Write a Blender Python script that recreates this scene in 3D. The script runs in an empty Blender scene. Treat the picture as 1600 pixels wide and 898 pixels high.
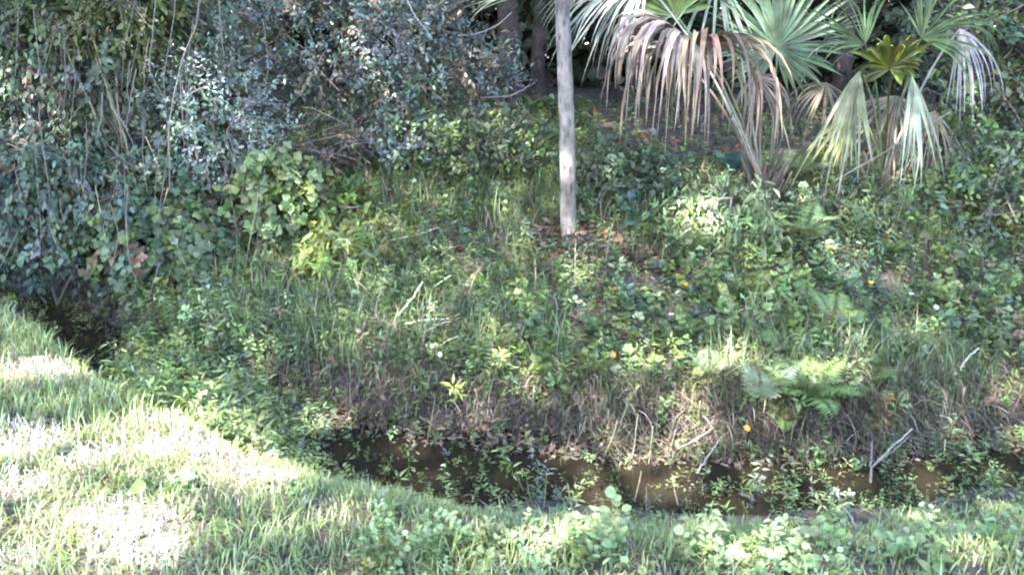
import bpy, math, random
import numpy as np
from mathutils import Vector
rng = np.random.default_rng(7); random.seed(7)
S = bpy.context.scene; COL = S.collection; R = math.radians

# ------------------------------------------------------------ camera, sky, sun, exposure
CAMZ, PITCH, F = 1.6, R(15), 1386.0
cam = bpy.data.cameras.new('camera'); camo = bpy.data.objects.new('camera', cam); COL.objects.link(camo)
camo.location = (0, 0, CAMZ); camo.rotation_euler = (R(90)-PITCH, 0, 0)
cam.sensor_width = 36; cam.lens = 36*F/1600; cam.clip_start = .05; cam.clip_end = 500
S.camera = camo
SUN = np.array((-.36, -.50, .79)); SUN = SUN/np.linalg.norm(SUN)
W = bpy.data.worlds.new('World'); S.world = W; W.use_nodes = True
nt = W.node_tree; bgn = nt.nodes['Background']; sky = nt.nodes.new('ShaderNodeTexSky')
sky.sky_type = 'NISHITA'; sky.sun_disc = False
sky.sun_elevation = math.asin(SUN[2]); sky.sun_rotation = math.atan2(SUN[0], SUN[1])
nt.links.new(sky.outputs[0], bgn.inputs[0]); bgn.inputs[1].default_value = .15
sl = bpy.data.lights.new('sun', 'SUN'); so = bpy.data.objects.new('sun', sl); COL.objects.link(so)
sl.energy = 5.0; sl.angle = R(.53); sl.color = (1, .98, .96)
so.rotation_euler = Vector(SUN).to_track_quat('Z', 'Y').to_euler()
S.view_settings.view_transform = 'Standard'; S.view_settings.look = 'None'
S.view_settings.exposure = 3.95; S.view_settings.gamma = 1
S.render.engine = 'CYCLES'; cy = S.cycles
cy.filter_width = 2.1; cy.max_bounces = 6; cy.diffuse_bounces = 4; cy.glossy_bounces = 2; cy.transmission_bounces = 4
cy.transparent_max_bounces = 6; cy.use_denoising = True; cy.caustics_reflective = False
cy.caustics_refractive = False; cy.sample_clamp_indirect = 6

# ------------------------------------------------------------ helpers
def nz(v): return v/np.maximum(np.linalg.norm(v, axis=-1, keepdims=True), 1e-9)
_ph = rng.uniform(0, 6.28, (8, 4)); _dr = nz(rng.normal(size=(8, 3)))
def noise(p, f):                      # smooth pseudo noise in about -1..1
    p = np.atleast_2d(np.asarray(p, float)); s = 0
    for k in range(8):
        s = s + np.sin(p@_dr[k]*f*(1+.35*k)+_ph[k, 0]+1.7*np.sin(p@_dr[(k+3) % 8]*f*.8+_ph[k, 1]))
    return s/4.0

XS = [-60, -14, -7, -4, -3.1, -2.1, -1.03, -.2, .5, 1.9, 4, 9, 60]
NE = [30, 12, 8.2, 6.0, 5.2, 4.1, 3.15, 2.68, 2.45, 2.5, 2.95, 4, 12]        # top edge of the near bank
WN = [31, 13, 9.0, 6.8, 5.55, 4.7, 3.92, 3.56, 3.4, 3.56, 4.05, 5.1, 13]     # near edge of the water
WF = [33, 14.5, 10, 7.5, 6.4, 5.45, 4.68, 4.4, 4.24, 4.22, 4.65, 5.9, 14]    # far edge of the water
def it(x, T): return np.interp(x, XS, T)
def sm(t): t = np.clip(t, 0, 1); return t*t*(3-2*t)
def terr(x, y):
    x = np.asarray(x, float); y = np.asarray(y, float)
    ne, wn, wf = it(x, NE), it(x, WN), it(x, WF); bt = wf+.28
    w_ = .16*noise(np.stack([x.ravel(), .3*y.ravel(), 0*x.ravel()], 1), 3.2).reshape(x.shape)*(y > ne)*np.clip((bt+.3-y)*2, 0, 1)
    wn = wn+.8*w_; wf = wf+.5*w_
    near = -.40*sm((y-ne)/(wn-ne))
    d = y-bt
    far = np.interp(d, [0, 1.3, 1.95, 3.4, 6.4, 15, 60], [-.24, .0, .24, .48, .9, 1.1, 1.6])
    bed = -.50+0*x
    z = np.where(y < wn, near, np.where(y < wn+.2, -.40-.1*sm((y-wn)/.2), bed))
    z = np.where(y > wf, -.50+.26*sm((y-wf)/.28), z)
    z = np.where(d > 0, far, z)
    P = np.stack([x.ravel(), y.ravel(), 0*x.ravel()], 1)
    n = noise(P, 1.3).reshape(x.shape)*.035+noise(P, 5).reshape(x.shape)*.012+noise(P, 17).reshape(x.shape)*.008
    return z+n
def th(x, y): return float(terr(np.array([x]), np.array([y]))[0])
def ray(px, py):
    a, b = (px-800)/F, (449-py)/F
    return np.array([a, math.cos(PITCH)+b*math.sin(PITCH), -math.sin(PITCH)+b*math.cos(PITCH)])
def pp(px, py, Y):                    # point of the view ray at distance Y
    r = ray(px, py); return np.array([0, 0, CAMZ])+r*(Y/r[1])
def gp(px, py):                       # point of the terrain seen at a pixel
    r = ray(px, py); t = np.linspace(1.2, 30, 3000)
    P = np.array([0, 0, CAMZ])+t[:, None]*r
    h = terr(P[:, 0], P[:, 1]); i = int(np.argmax(P[:, 2] < h)); return P[i]
def px_of(P):
    d = P-np.array([0, 0, CAMZ]); c, s = math.cos(PITCH), math.sin(PITCH)
    dep = d[:, 1]*c-d[:, 2]*s; up = d[:, 1]*s+d[:, 2]*c
    return 800+F*d[:, 0]/dep, 449-F*up/dep

class MB:
    def __init__(s): s.v = []; s.f = []; s.c = []; s.n = 0
    def add(s, v, f, c):
        v = np.asarray(v, float); f = np.asarray(f, int)
        c = np.broadcast_to(np.asarray(c, float), v.shape)
        s.v.append(v); s.f.append(f+s.n); s.c.append(c); s.n += len(v)
    def inst(s, T, P, Rm, sc, C):
        V, Fc, K = T; N = len(P)
        if N == 0: return
        sc = np.asarray(sc, float)
        sc = sc.reshape(N, 1, -1) if sc.ndim else sc
        v = np.einsum('nij,nkj->nki', Rm, V[None]*sc*np.ones((N, 1, 1)))+P[:, None]
        f = Fc[None]+(np.arange(N)*len(V))[:, None, None]
        c = K[None]*np.broadcast_to(C, (N, 3))[:, None]
        s.add(v.reshape(-1, 3), f.reshape(-1, 3), c.reshape(-1, 3))
    def tube(s, pts, r, col, k=5):
        pts = np.asarray(pts, float); n = len(pts); r = np.broadcast_to(r, (n,))
        t = nz(np.gradient(pts, axis=0)); a = np.cross(t, [0.31, .9, .27]); a = nz(a); b = np.cross(t, a)
        an = np.arange(k)*2*np.pi/k
        v = pts[:, None]+r[:, None, None]*(np.cos(an)[None, :, None]*a[:, None]+np.sin(an)[None, :, None]*b[:, None])
        i = np.arange(n-1)[:, None]*k; j = np.arange(k)[None]; j2 = (j+1) % k
        q = np.stack([i+j, i+j2, i+k+j2, i+k+j], -1).reshape(-1, 4)
        s.add(v.reshape(-1, 3), np.concatenate([q[:, :3], q[:, [0, 2, 3]]]), col)
    def arr(s): return np.concatenate(s.v), np.concatenate(s.f), np.concatenate(s.c)
    def template(s): return s.arr()
    def build(s, name, mat, parent=None, origin=None, smooth=True):
        v, f, c = s.arr()
        if origin is not None: v = v-np.asarray(origin)
        me = bpy.data.meshes.new(name); me.vertices.add(len(v)); me.loops.add(f.size); me.polygons.add(len(f))
        me.vertices.foreach_set('co', v.astype(np.float32).ravel())
        me.loops.foreach_set('vertex_index', f.astype(np.int32).ravel())
        me.polygons.foreach_set('loop_start', (np.arange(len(f))*3).astype(np.int32))
        me.polygons.foreach_set('loop_total', np.full(len(f), 3, np.int32))
        me.polygons.foreach_set('use_smooth', np.full(len(f), smooth))
        me.update(calc_edges=True)
        ca = me.color_attributes.new('Col', 'FLOAT_COLOR', 'POINT')
        ca.data.foreach_set('color', np.concatenate([np.clip(c, 0, 1), np.ones((len(c), 1))], 1).astype(np.float32).ravel())
        me.materials.append(mat)
        o = bpy.data.objects.new(name, me); COL.objects.link(o)
        if parent: o.parent = parent
        elif origin is not None: o.location = origin
        return o
def tag(o, label=None, cat=None, group=None, kind=None):
    if label: o['label'] = label
    if cat: o['category'] = cat
    if group: o['group'] = group
    if kind: o['kind'] = kind
    return o
def thing(name, label, cat, loc, group=None):
    o = bpy.data.objects.new(name, None); COL.objects.link(o); o.location = loc; o.empty_display_size = .1
    return tag(o, label, cat, group)
def rotz(a):
    c, s = np.cos(a), np.sin(a); o = np.zeros_like(a); l = o+1
    return np.stack([np.stack([c, -s, o], -1), np.stack([s, c, o], -1), np.stack([o, o, l], -1)], -2)
def rotx(a):
    c, s = np.cos(a), np.sin(a); o = np.zeros_like(a); l = o+1
    return np.stack([np.stack([l, o, o], -1), np.stack([o, c, -s], -1), np.stack([o, s, c], -1)], -2)
def rnd_rot(N, tilt=.3):
    a = rng.uniform(0, 6.283, N); b = rng.uniform(0, 6.283, N)
    return rotz(b)@rotx(rng.normal(0, tilt, N))@rotz(a)
def frame(d, n):                      # +Y along d, +Z about n
    d = nz(d); x = nz(np.cross(d, n)); z = np.cross(x, d)
    return np.stack([x, d, z], -1)

# ------------------------------------------------------------ materials
def mat_attr(name, rough=.45, trans=.3, spec=.5, bump=0, nscale=40, nmix=.25):
    m = bpy.data.materials.new(name); m.use_nodes = True; t = m.node_tree; N = t.nodes; L = t.links
    p = N['Principled BSDF']; out = N['Material Output']
    a = N.new('ShaderNodeAttribute'); a.attribute_name = 'Col'
    tc = N.new('ShaderNodeTexCoord'); nn = N.new('ShaderNodeTexNoise'); nn.inputs['Scale'].default_value = nscale
    nn.inputs['Detail'].default_value = 4
    L.new(tc.outputs['Object'], nn.inputs['Vector'])
    mr = N.new('ShaderNodeMapRange'); mr.inputs['From Min'].default_value = .3; mr.inputs['From Max'].default_value = .7
    mr.inputs['To Min'].default_value = 1-nmix; mr.inputs['To Max'].default_value = 1+nmix
    L.new(nn.outputs['Fac'], mr.inputs['Value'])
    mx = N.new('ShaderNodeVectorMath'); mx.operation = 'SCALE'
    L.new(a.outputs['Color'], mx.inputs[0]); L.new(mr.outputs[0], mx.inputs['Scale'])
    L.new(mx.outputs[0], p.inputs['Base Color'])
    p.inputs['Roughness'].default_value = rough; p.inputs['Specular IOR Level'].default_value = spec
    if bump:
        b = N.new('ShaderNodeBump'); b.inputs['Strength'].default_value = bump; b.inputs['Distance'].default_value = .02
        L.new(nn.outputs['Fac'], b.inputs['Height']); L.new(b.outputs[0], p.inputs['Normal'])
    if trans:
        tr = N.new('ShaderNodeBsdfTranslucent'); L.new(mx.outputs[0], tr.inputs['Color'])
        ms = N.new('ShaderNodeMixShader'); ms.inputs[0].default_value = trans
        L.new(p.outputs[0], ms.inputs[1]); L.new(tr.outputs[0], ms.inputs[2]); L.new(ms.outputs[0], out.inputs[0])
    return m
M_leaf = mat_attr('leaf', .5, .3, .35); M_gloss = mat_attr('waxy_leaf', .45, .2, .5)
M_grass = mat_attr('grass_blade', .5, .35, .45); M_dead = mat_attr('dry_leaf', .7, .2, .3)
M_wood = mat_attr('twig_bark', .75, 0, .3, .6, 60, .35); M_bark = mat_attr('trunk_bark', .85, 0, .25, 1.0, 14, .6)
def tune_bark(m):
    t = m.node_tree; N = t.nodes; L = t.links; n = N['Noise Texture']; n.inputs['Detail'].default_value = 10; n.inputs['Roughness'].default_value = .7
    tc = N['Texture Coordinate']; mp = N.new('ShaderNodeMapping'); mp.inputs['Scale'].default_value = (1, 1, .45); L.new(tc.outputs['Object'], mp.inputs[0]); L.new(mp.outputs[0], n.inputs['Vector'])
    v = N.new('ShaderNodeTexVoronoi'); v.inputs['Scale'].default_value = 24; L.new(mp.outputs[0], v.inputs['Vector'])
    r_ = N.new('ShaderNodeMapRange'); r_.inputs['From Max'].default_value = .5; r_.inputs['To Min'].default_value = .3; r_.inputs['To Max'].default_value = 1.3; L.new(v.outputs['Distance'], r_.inputs['Value'])
    n2 = N.new('ShaderNodeTexNoise'); n2.inputs['Scale'].default_value = 4; n2.inputs['Detail'].default_value = 6; L.new(tc.outputs['Object'], n2.inputs['Vector'])
    r2 = N.new('ShaderNodeMapRange'); r2.inputs['From Min'].default_value = .35; r2.inputs['From Max'].default_value = .65; r2.inputs['To Min'].default_value = .5; r2.inputs['To Max'].default_value = 1.6; L.new(n2.outputs['Fac'], r2.inputs['Value'])
    mu = N.new('ShaderNodeMath'); mu.operation = 'MULTIPLY'; L.new(r_.outputs[0], mu.inputs[0]); L.new(r2.outputs[0], mu.inputs[1])
    s_ = N.new('ShaderNodeVectorMath'); s_.operation = 'SCALE'; src = N['Principled BSDF'].inputs['Base Color'].links[0].from_socket
    L.new(src, s_.inputs[0]); L.new(mu.outputs[0], s_.inputs['Scale']); L.new(s_.outputs[0], N['Principled BSDF'].inputs['Base Color'])
tune_bark(M_bark)
M_palm = mat_attr('palm_leaf', .55, .25, .35, 0, 9, .45); M_petal = mat_attr('petal', .6, .3, .3, 0, 40, .05)

def m_ground():
    m = bpy.data.materials.new('soil'); m.use_nodes = True; N = m.node_tree.nodes; L = m.node_tree.links
    p = N['Principled BSDF']; tc = N.new('ShaderNodeTexCoord')
    n1 = N.new('ShaderNodeTexNoise'); n1.inputs['Scale'].default_value = 2.2; n1.inputs['Detail'].default_value = 8
    n2 = N.new('ShaderNodeTexNoise'); n2.inputs['Scale'].default_value = 38; n2.inputs['Detail'].default_value = 6
    for n in (n1, n2): L.new(tc.outputs['Object'], n.inputs['Vector'])
    r1 = N.new('ShaderNodeValToRGB'); e = r1.color_ramp.elements
    e[0].position = .35; e[0].color = (.030, .026, .018, 1); e[1].position = .65; e[1].color = (.07, .052, .042, 1)
    r2 = N.new('ShaderNodeValToRGB'); e = r2.color_ramp.elements
    e[0].position = .4; e[0].color = (.5, .5, .5, 1); e[1].position = .72; e[1].color = (1.5, 1.35, 1.2, 1)
    L.new(n1.outputs['Fac'], r1.inputs[0]); L.new(n2.outputs['Fac'], r2.inputs[0])
    mx = N.new('ShaderNodeMix'); mx.data_type = 'RGBA'; mx.blend_type = 'MULTIPLY'; mx.inputs[0].default_value = 1
    L.new(r1.outputs[0], mx.inputs[6]); L.new(r2.outputs[0], mx.inputs[7]); L.new(mx.outputs[2], p.inputs['Base Color'])
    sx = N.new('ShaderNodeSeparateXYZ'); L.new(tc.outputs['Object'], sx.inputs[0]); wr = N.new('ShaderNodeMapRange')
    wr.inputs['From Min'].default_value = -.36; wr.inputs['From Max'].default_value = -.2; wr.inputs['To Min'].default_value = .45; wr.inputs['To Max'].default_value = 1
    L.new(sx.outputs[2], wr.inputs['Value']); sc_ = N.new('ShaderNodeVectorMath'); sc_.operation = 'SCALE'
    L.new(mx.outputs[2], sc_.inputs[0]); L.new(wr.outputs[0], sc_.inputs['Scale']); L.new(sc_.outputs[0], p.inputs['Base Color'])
    b = N.new('ShaderNodeBump'); b.inputs['Distance'].default_value = .03; L.new(n2.outputs['Fac'], b.inputs['Height'])
    L.new(b.outputs[0], p.inputs['Normal']); p.inputs['Roughness'].default_value = .85
    return m
def m_water():
    m = bpy.data.materials.new('brown_water'); m.use_nodes = True; N = m.node_tree.nodes; L = m.node_tree.links
    N.remove(N['Principled BSDF']); out = N['Material Output']
    tr = N.new('ShaderNodeBsdfTransparent'); tr.inputs[0].default_value = (.26, .19, .12, 1)
    df = N.new('ShaderNodeBsdfDiffuse'); df.inputs[0].default_value = (.018, .014, .009, 1)
    m1 = N.new('ShaderNodeMixShader'); m1.inputs[0].default_value = .75
    L.new(tr.outputs[0], m1.inputs[1]); L.new(df.outputs[0], m1.inputs[2])
    gl = N.new('ShaderNodeBsdfGlossy'); gl.inputs['Roughness'].default_value = .06
    nn = N.new('ShaderNodeTexNoise'); nn.inputs['Scale'].default_value = 9; nn.inputs['Detail'].default_value = 3
    tc = N.new('ShaderNodeTexCoord'); L.new(tc.outputs['Object'], nn.inputs['Vector'])
    b = N.new('ShaderNodeBump'); b.inputs['Strength'].default_value = .35; b.inputs['Distance'].default_value = .01
    L.new(nn.outputs['Fac'], b.inputs['Height']); L.new(b.outputs[0], gl.inputs['Normal'])
    fr = N.new('ShaderNodeFresnel'); fr.inputs[0].default_value = 1.33; L.new(b.outputs[0], fr.inputs['Normal'])
    m2 = N.new('ShaderNodeMixShader'); L.new(fr.outputs[0], m2.inputs[0])
    L.new(m1.outputs[0], m2.inputs[1]); L.new(gl.outputs[0], m2.inputs[2]); L.new(m2.outputs[0], out.inputs[0])
    return m

# ------------------------------------------------------------ ground and water
def grid(xs, ys, zf):
    X, Y = np.meshgrid(xs, ys); Z = zf(X, Y); nx, ny = len(xs), len(ys)
    v = np.stack([X, Y, Z], -1).reshape(-1, 3)
    i = (np.arange(ny-1)[:, None]*nx+np.arange(nx-1)[None]).ravel()
    f = np.concatenate([np.stack([i, i+1, i+nx+1], 1), np.stack([i, i+nx+1, i+nx], 1)])
    return v, f
xs = np.concatenate([np.linspace(-60, -9, 30)[:-1], np.linspace(-9, 9, 300), np.linspace(9, 60, 30)[1:]])
ys = np.concatenate([np.linspace(-60, 0, 30)[:-1], np.linspace(0, 12, 260), np.linspace(12, 60, 30)[1:]])
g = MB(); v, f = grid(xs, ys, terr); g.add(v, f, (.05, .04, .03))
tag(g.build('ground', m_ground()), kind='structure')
wv, wfc = [], []
wx = np.linspace(-9, 9, 120); a = np.stack([wx, it(wx, WN)-.5, 0*wx-.42], 1); b = np.stack([wx, it(wx, WF)+.3, 0*wx-.42], 1)
w = MB(); i = np.arange(119); w.add(np.concatenate([a, b]), np.concatenate([np.stack([i, i+1, i+121], 1), np.stack([i, i+121, i+120], 1)]), (.1, .06, .03))
tag(w.build('ditch_water', m_water()), kind='structure')

# ------------------------------------------------------------ leaf and plant templates
def leafT(wd=.28, fold=.10, droop=.18, peak=.42, pts=4):
    t = np.linspace(0, 1, pts+1)
    prof = np.sin(np.pi*np.clip(t, 0, 1)**(math.log(.5)/math.log(peak)))*wd
    mid = np.stack([0*t, t, -droop*t*t], 1)
    V = [mid[0]]; idx = []
    for k in range(1, pts):
        V += [mid[k]+[-prof[k], 0, fold*prof[k]/wd*.6], mid[k], mid[k]+[prof[k], 0, fold*prof[k]/wd*.6]]
    V.append(mid[-1]); Fc = [(0, 2, 1), (0, 3, 2)]
    for k in range(pts-2):
        a = 1+3*k; b = a+3; Fc += [(a, a+1, b+1), (a, b+1, b), (a+1, a+2, b+2), (a+1, b+2, b+1)]
    a = 1+3*(pts-2); e = len(V)-1; Fc += [(a, a+1, e), (a+1, a+2, e)]
    V = np.array(V); return V, np.array(Fc), np.ones((len(V), 3))
L_ov = leafT(.28, .12, .22, .42, 3); L_lan = leafT(.13, .06, .30, .40, 4); L_el = leafT(.22, .08, .12, .5, 3)
L_simple = leafT(.24, .08, .15, .45, 2) if False else leafT(.26, .1, .15, .45, 3)
def roundT(n=9):
    an = np.arange(n)/n*6.283+.35; r = .5*(1+.06*np.sin(3*an)); V = [(0, .5, -.07)]+[(math.sin(a)*q, .5-math.cos(a)*q, .02*math.sin(2*a)) for a, q in zip(an, r)]
    return np.array(V), np.array([(0, 1+i, 1+(i+1) % n) for i in range(n)]), np.ones((n+1, 3))
L_round = roundT()
def lobedT():                          # five-lobed vine leaf
    an = np.linspace(-2.6, 2.6, 17); V = [(0, 0, 0)]
    for a in an:
        r = .42+.24*abs(math.cos(a*2.0))**1.5*(.7+.4*math.cos(a)); V.append((math.sin(a)*r, .18+math.cos(a)*r, -.12*r*r+.04*math.cos(a*5)))
    return np.array(V), np.array([(0, i+1, i) for i in range(1, 17)]), np.ones((18, 3))
L_lobe = lobedT()
def blades(mb, P, L, wd, az, lean, bend, C, seg=4):
    N = len(P); t = np.linspace(0, 1, seg+1); th_ = lean[:, None]+bend[:, None]*t[None]**1.2
    ds = (L/seg)[:, None]; hx = np.cumsum(np.sin(th_)*ds, 1); hz = np.cumsum(np.cos(th_)*ds, 1)
    hx = np.concatenate([np.zeros((N, 1)), hx[:, :-1]], 1); hz = np.concatenate([np.zeros((N, 1)), hz[:, :-1]], 1)
    d = np.stack([np.cos(az), np.sin(az), 0*az], 1); s = np.stack([-np.sin(az), np.cos(az), 0*az], 1)
    c = P[:, None]+hx[..., None]*d[:, None]+hz[..., None]*np.array([0, 0, 1.])
    w_ = wd[:, None]*(1-t[None]**2.2)*.5*(.65+.35*np.minimum(1, t*4))
    v = np.concatenate([c[:, :-1]-w_[:, :-1, None]*s[:, None], c[:, :-1]+w_[:, :-1, None]*s[:, None], c[:, -1:]], 1)
    F_ = []
    for k in range(seg-1): F_ += [(k, seg+k, seg+k+1), (k, seg+k+1, k+1)]
    F_.append((seg-1, 2*seg-1, 2*seg)); F_ = np.array(F_); n = 2*seg+1
    f = F_[None]+(np.arange(N)*n)[:, None, None]
    sh = np.concatenate([.75+.35*t[:-1], .75+.35*t[:-1], [1.15]])
    c_ = np.broadcast_to(C, (N, 3))[:, None]*sh[None, :, None]
    mb.add(v.reshape(-1, 3), f.reshape(-1, 3), c_.reshape(-1, 3))
def sprigT(kind, n=12, h=.25, ls=.06, seed=0, stemcol=(.9, .9, .7)):
    r = np.random.default_rng(seed); m = MB(); lean = r.uniform(-.4, .4, 2)
    t = np.linspace(0, 1, 5); pts = np.stack([lean[0]*h*t**2, lean[1]*h*t**2, h*t], 1)
    m.tube(pts, np.linspace(.0028, .0012, 5), stemcol, 3)
    tt = r.uniform(.12, 1, n) if kind != 'rosette' else r.uniform(.0, .3, n)
    tt[-2:] = 1
    P = np.stack([np.interp(tt, t, pts[:, k]) for k in range(3)], 1)
    az = np.arange(n)*2.4+r.uniform(0, .6, n); el = r.uniform(-.1, .8, n)
    d = np.stack([np.cos(az)*np.cos(el), np.sin(az)*np.cos(el), np.sin(el)], 1)
    nn = np.stack([-np.cos(az)*.5, -np.sin(az)*.5, 0*az+1], 1)+r.normal(0, .3, (n, 3))
    sc = ls*r.uniform(.55, 1.2, n)*(1.15-.4*tt)
    T = {'ov': L_ov, 'lan': L_lan, 'el': L_el, 'round': L_round, 'lobe': L_lobe, 'rosette': L_ov}[kind]
    off = d*(.012 if kind != 'round' else .04)
    if kind == 'round':
        for p, q in zip(P, P+off): m.tube([p, (p+q)/2+[0, 0, .004], q], .001, stemcol, 3)
    c = r.uniform(.75, 1.25, (n, 1))*np.array([1, 1, 1.])+r.normal(0, .05, (n, 3))
    m.inst(T, P+off, frame(d, nn), sc, c)
    return m.template()
SPR = {k: [sprigT(k, n, h, ls, 10*i+s) for s in range(4)] for i, (k, n, h, ls) in enumerate(
    [('ov', 12, .22, .065), ('lan', 15, .28, .085), ('el', 22, .20, .035), ('lobe', 8, .22, .09), ('round', 7, .10, .055), ('rosette', 9, .08, .11)])}
def fernT(n=22, L=.5, seed=0, bend=1.3, wd=.16):
    r = np.random.default_rng(seed); m = MB(); t = np.linspace(0, 1, n)
    a = 1.35-bend*t; pts = np.cumsum(np.stack([0*t, np.cos(a), np.sin(a)], 1)*L/n, 0)
    m.tube(pts, np.linspace(.003, .001, n), (.9, .8, .5), 3)
    tg = nz(np.gradient(pts, axis=0)); up = np.cross([1., 0, 0], tg)
    k = np.arange(2, n)
    for s in (-1, 1):
        tt = t[k]; ln = wd*np.sin(np.pi*np.clip(tt, 0, 1)**.6)**.8+.012
        d = nz(np.array([s*1., 0, 0])+tg[k]*.35+np.array([0, 0, -.12])+r.normal(0, .05, (len(k), 3)))
        T = leafT(.085, .0, .15, .3, 3); T2 = (T[0]*[1.15, 1, 1], T[1], T[2])
        m.inst(T2, pts[k], frame(d, up[k]), ln, r.uniform(.85, 1.15, (len(k), 1))*np.ones(3))
    return m.template()
FERN = [fernT(22, .5, s, b) for s, b in enumerate((1.0, 1.3, 1.7, .55))]

# pixel-free colour palette (linear base colours)
G_BLUE = np.array((.062, .088, .052)); G_MID = np.array((.080, .112, .036)); G_YEL = np.array((.15, .175, .04))
G_PALE = np.array((.125, .158, .070)); G_DARK = np.array((.028, .038, .020)); G_GREY = np.array((.085, .105, .095))
BROWN = np.array((.115, .085, .055)); STRAW = np.array((.34, .30, .21)); RED = np.array((.13, .045, .035))
def jit(C, N, s=.22, hs=.08):
    return np.clip(C*rng.lognormal(0, s, (N, 1))*(1+rng.normal(0, hs, (N, 3))), .004, .9)
def scat(N, x0, x1, y0, y1):
    x = rng.uniform(x0, x1, N); y = rng.uniform(y0, y1, N); return np.stack([x, y, terr(x, y)], 1)

# sunlit gaps: chosen points lit through holes cut in the added crowns (radius in metres)
SUNP = []
def sunat(px, py, r, Y=None): SUNP.append((gp(px, py) if Y is None else pp(px, py, Y), r))
for a in [(float(q), float(w_), .035) for q, w_ in zip(rng.uniform(480, 1600, 90), rng.uniform(200, 890, 90))]: sunat(*a)
NR = 90
for a in [(270, 660, .13), (310, 690, .15), (345, 710, .13), (260, 700, .10), (400, 735, .09), (445, 745, .05), (170, 800, .12), (215, 835, .17), (235, 875, .08),
          (35, 690, .17), (15, 760, .13), (55, 575, .15), (95, 585, .10), (140, 715, .12), (10, 880, .10),
          (285, 635, .07), (1150, 880, .06), (1190, 890, .05), (1240, 822, .05), (790, 790, .03), (1020, 650, .04)]: sunat(*a)
for a in [(640, 200, .17, 8.0), (660, 215, .1, 8.0), (340, 150, .09, 7.2), (350, 175, .07, 7.2), (305, 210, .06, 7.0), (970, 8, .22, 6.8), (1182, 580, .10, 4.9), (1195, 610, .08, 4.9), (1245, 335, .12, 6.2),
          (1235, 215, .07, 6.8), (1415, 130, .12, 6.8), (1045, 70, .10, 6.8), (1480, 60, .07, 7.2), (50, 130, .1, 6.9), (10, 170, .1, 6.9), (1100, 330, .10, 6.3), (230, 10, .08, 7.4), (820, 480, .07, 5.7), (660, 500, .06, 5.4)]: sunat(*a)

# ------------------------------------------------------------ near bank: grass (stuff)
m = MB(); N = 480000
P = scat(N, -7.5, 6.5, .9, 9.0); ne = it(P[:, 0], NE); wn = it(P[:, 0], WN); d = P[:, 1]-ne
keep = (P[:, 1] < wn-.05)&(rng.random(N) < (1-.25*(noise(P, 2.2) > .5)))
bare = gp(1220, 825); keep &= (np.hypot((P[:, 0]-bare[0])/.45, (P[:, 1]-bare[1])/.16) > 1)
far_ = (P[:, 1] < 1.6)|(np.abs(P[:, 0]) > 5); keep &= ~(far_&(rng.random(N) < .6))
P = P[keep]; N = len(P); nn_ = noise(P, 1.8); n2 = noise(P+9, 4.5)
dry = (rng.random(N) < np.where(nn_ > .6, .2, .06)); C = jit(np.array((.17, .215, .065)), N, .3, .1)
ml = rng.random(N) < .4; C[ml] = jit(np.array((.20, .25, .13)), ml.sum(), .25); my = rng.random(N) < .12; C[my] = jit(G_YEL, my.sum())
C[dry] = jit(STRAW*.85, dry.sum(), .25)
for q, r_ in SUNP[NR:NR+15]:                # pale dry turf where the gaps fall, sun-patch white painted into its colour
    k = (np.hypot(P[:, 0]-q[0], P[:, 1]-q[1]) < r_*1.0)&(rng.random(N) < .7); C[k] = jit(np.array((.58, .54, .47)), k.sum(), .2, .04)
pat = C[:, 0] > .3; Ln = rng.uniform(.03, .12, N)*np.where(pat, .55, 1)*(1+.35*np.clip(n2, -1, 1))*np.where(P[:, 1] > it(P[:, 0], NE)-.15, .65+.35*(P[:, 0] < -1.2), 1); wd = rng.uniform(.003, .0075, N)
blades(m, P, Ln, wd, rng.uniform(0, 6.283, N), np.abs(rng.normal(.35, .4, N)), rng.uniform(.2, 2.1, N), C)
tag(m.build('bank_grass', M_grass), 'tufted green grass with straw patches and painted-in sun patches covering the near bank', 'grass', kind='stuff')

BK1 = np.array((.17, .23, .10))
# low broad weeds mixed into the near bank (stuff)
def scatter_sprigs(m, kinds, P, size, tilt, colf, clump=0):
    N = len(P); ch = rng.integers(0, len(kinds)*4, N); Cc = colf(P)
    if clump:
        sc_ = np.stack([noise(P+13*i, 1.9)*clump+rng.gumbel(0, .35, N) for i in range(len(kinds))], 1); ch = sc_.argmax(1)*4+rng.integers(0, 4, N)
    for j in range(len(kinds)*4):
        k = ch == j
        if k.any(): m.inst(SPR[kinds[j//4]][j % 4], P[k], rnd_rot(k.sum(), tilt), size[k], Cc[k])
def col_mix(P, wts):
    N = len(P); C = np.zeros((N, 3)); nn = noise(P, 1.5)
    cs = [c for c, _ in wts]; w_ = np.array([q for _, q in wts], float)
    pr = w_[None]*np.exp(np.stack([noise(P+7*i, 1.6) for i in range(len(cs))], 1)*1.3); pr /= pr.sum(1, keepdims=True)
    ch = (rng.random((N, 1)) > np.cumsum(pr, 1)).sum(1).clip(0, len(cs)-1)
    for i, c in enumerate(cs):
        k = ch == i; C[k] = jit(c, k.sum())
    return C
m = MB(); P = scat(5200, -6, 6, 1.4, 7); ne = it(P[:, 0], NE); P = P[(P[:, 1] < it(P[:, 0], WN)-.2)&(rng.random(len(P)) < np.where(P[:, 0] > -.2, np.where(P[:, 1] > ne+.1, .75, .6), np.where(P[:, 1] > ne+.1, .8, .4))*np.where(np.hypot((P[:, 0]-bare[0])/.5, (P[:, 1]-bare[1])/.2) < 1, .1, 1))]
xp, yp = px_of(P)
scatter_sprigs(m, ['ov', 'el', 'rosette', 'round'], P, rng.uniform(.2, .42, len(P))*np.where(P[:, 1] > it(P[:, 0], NE), .75, 1), .4, lambda P: col_mix(P, [(BK1, 3), (G_MID*1.5, 3), (G_YEL, 1.2)]))
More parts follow.
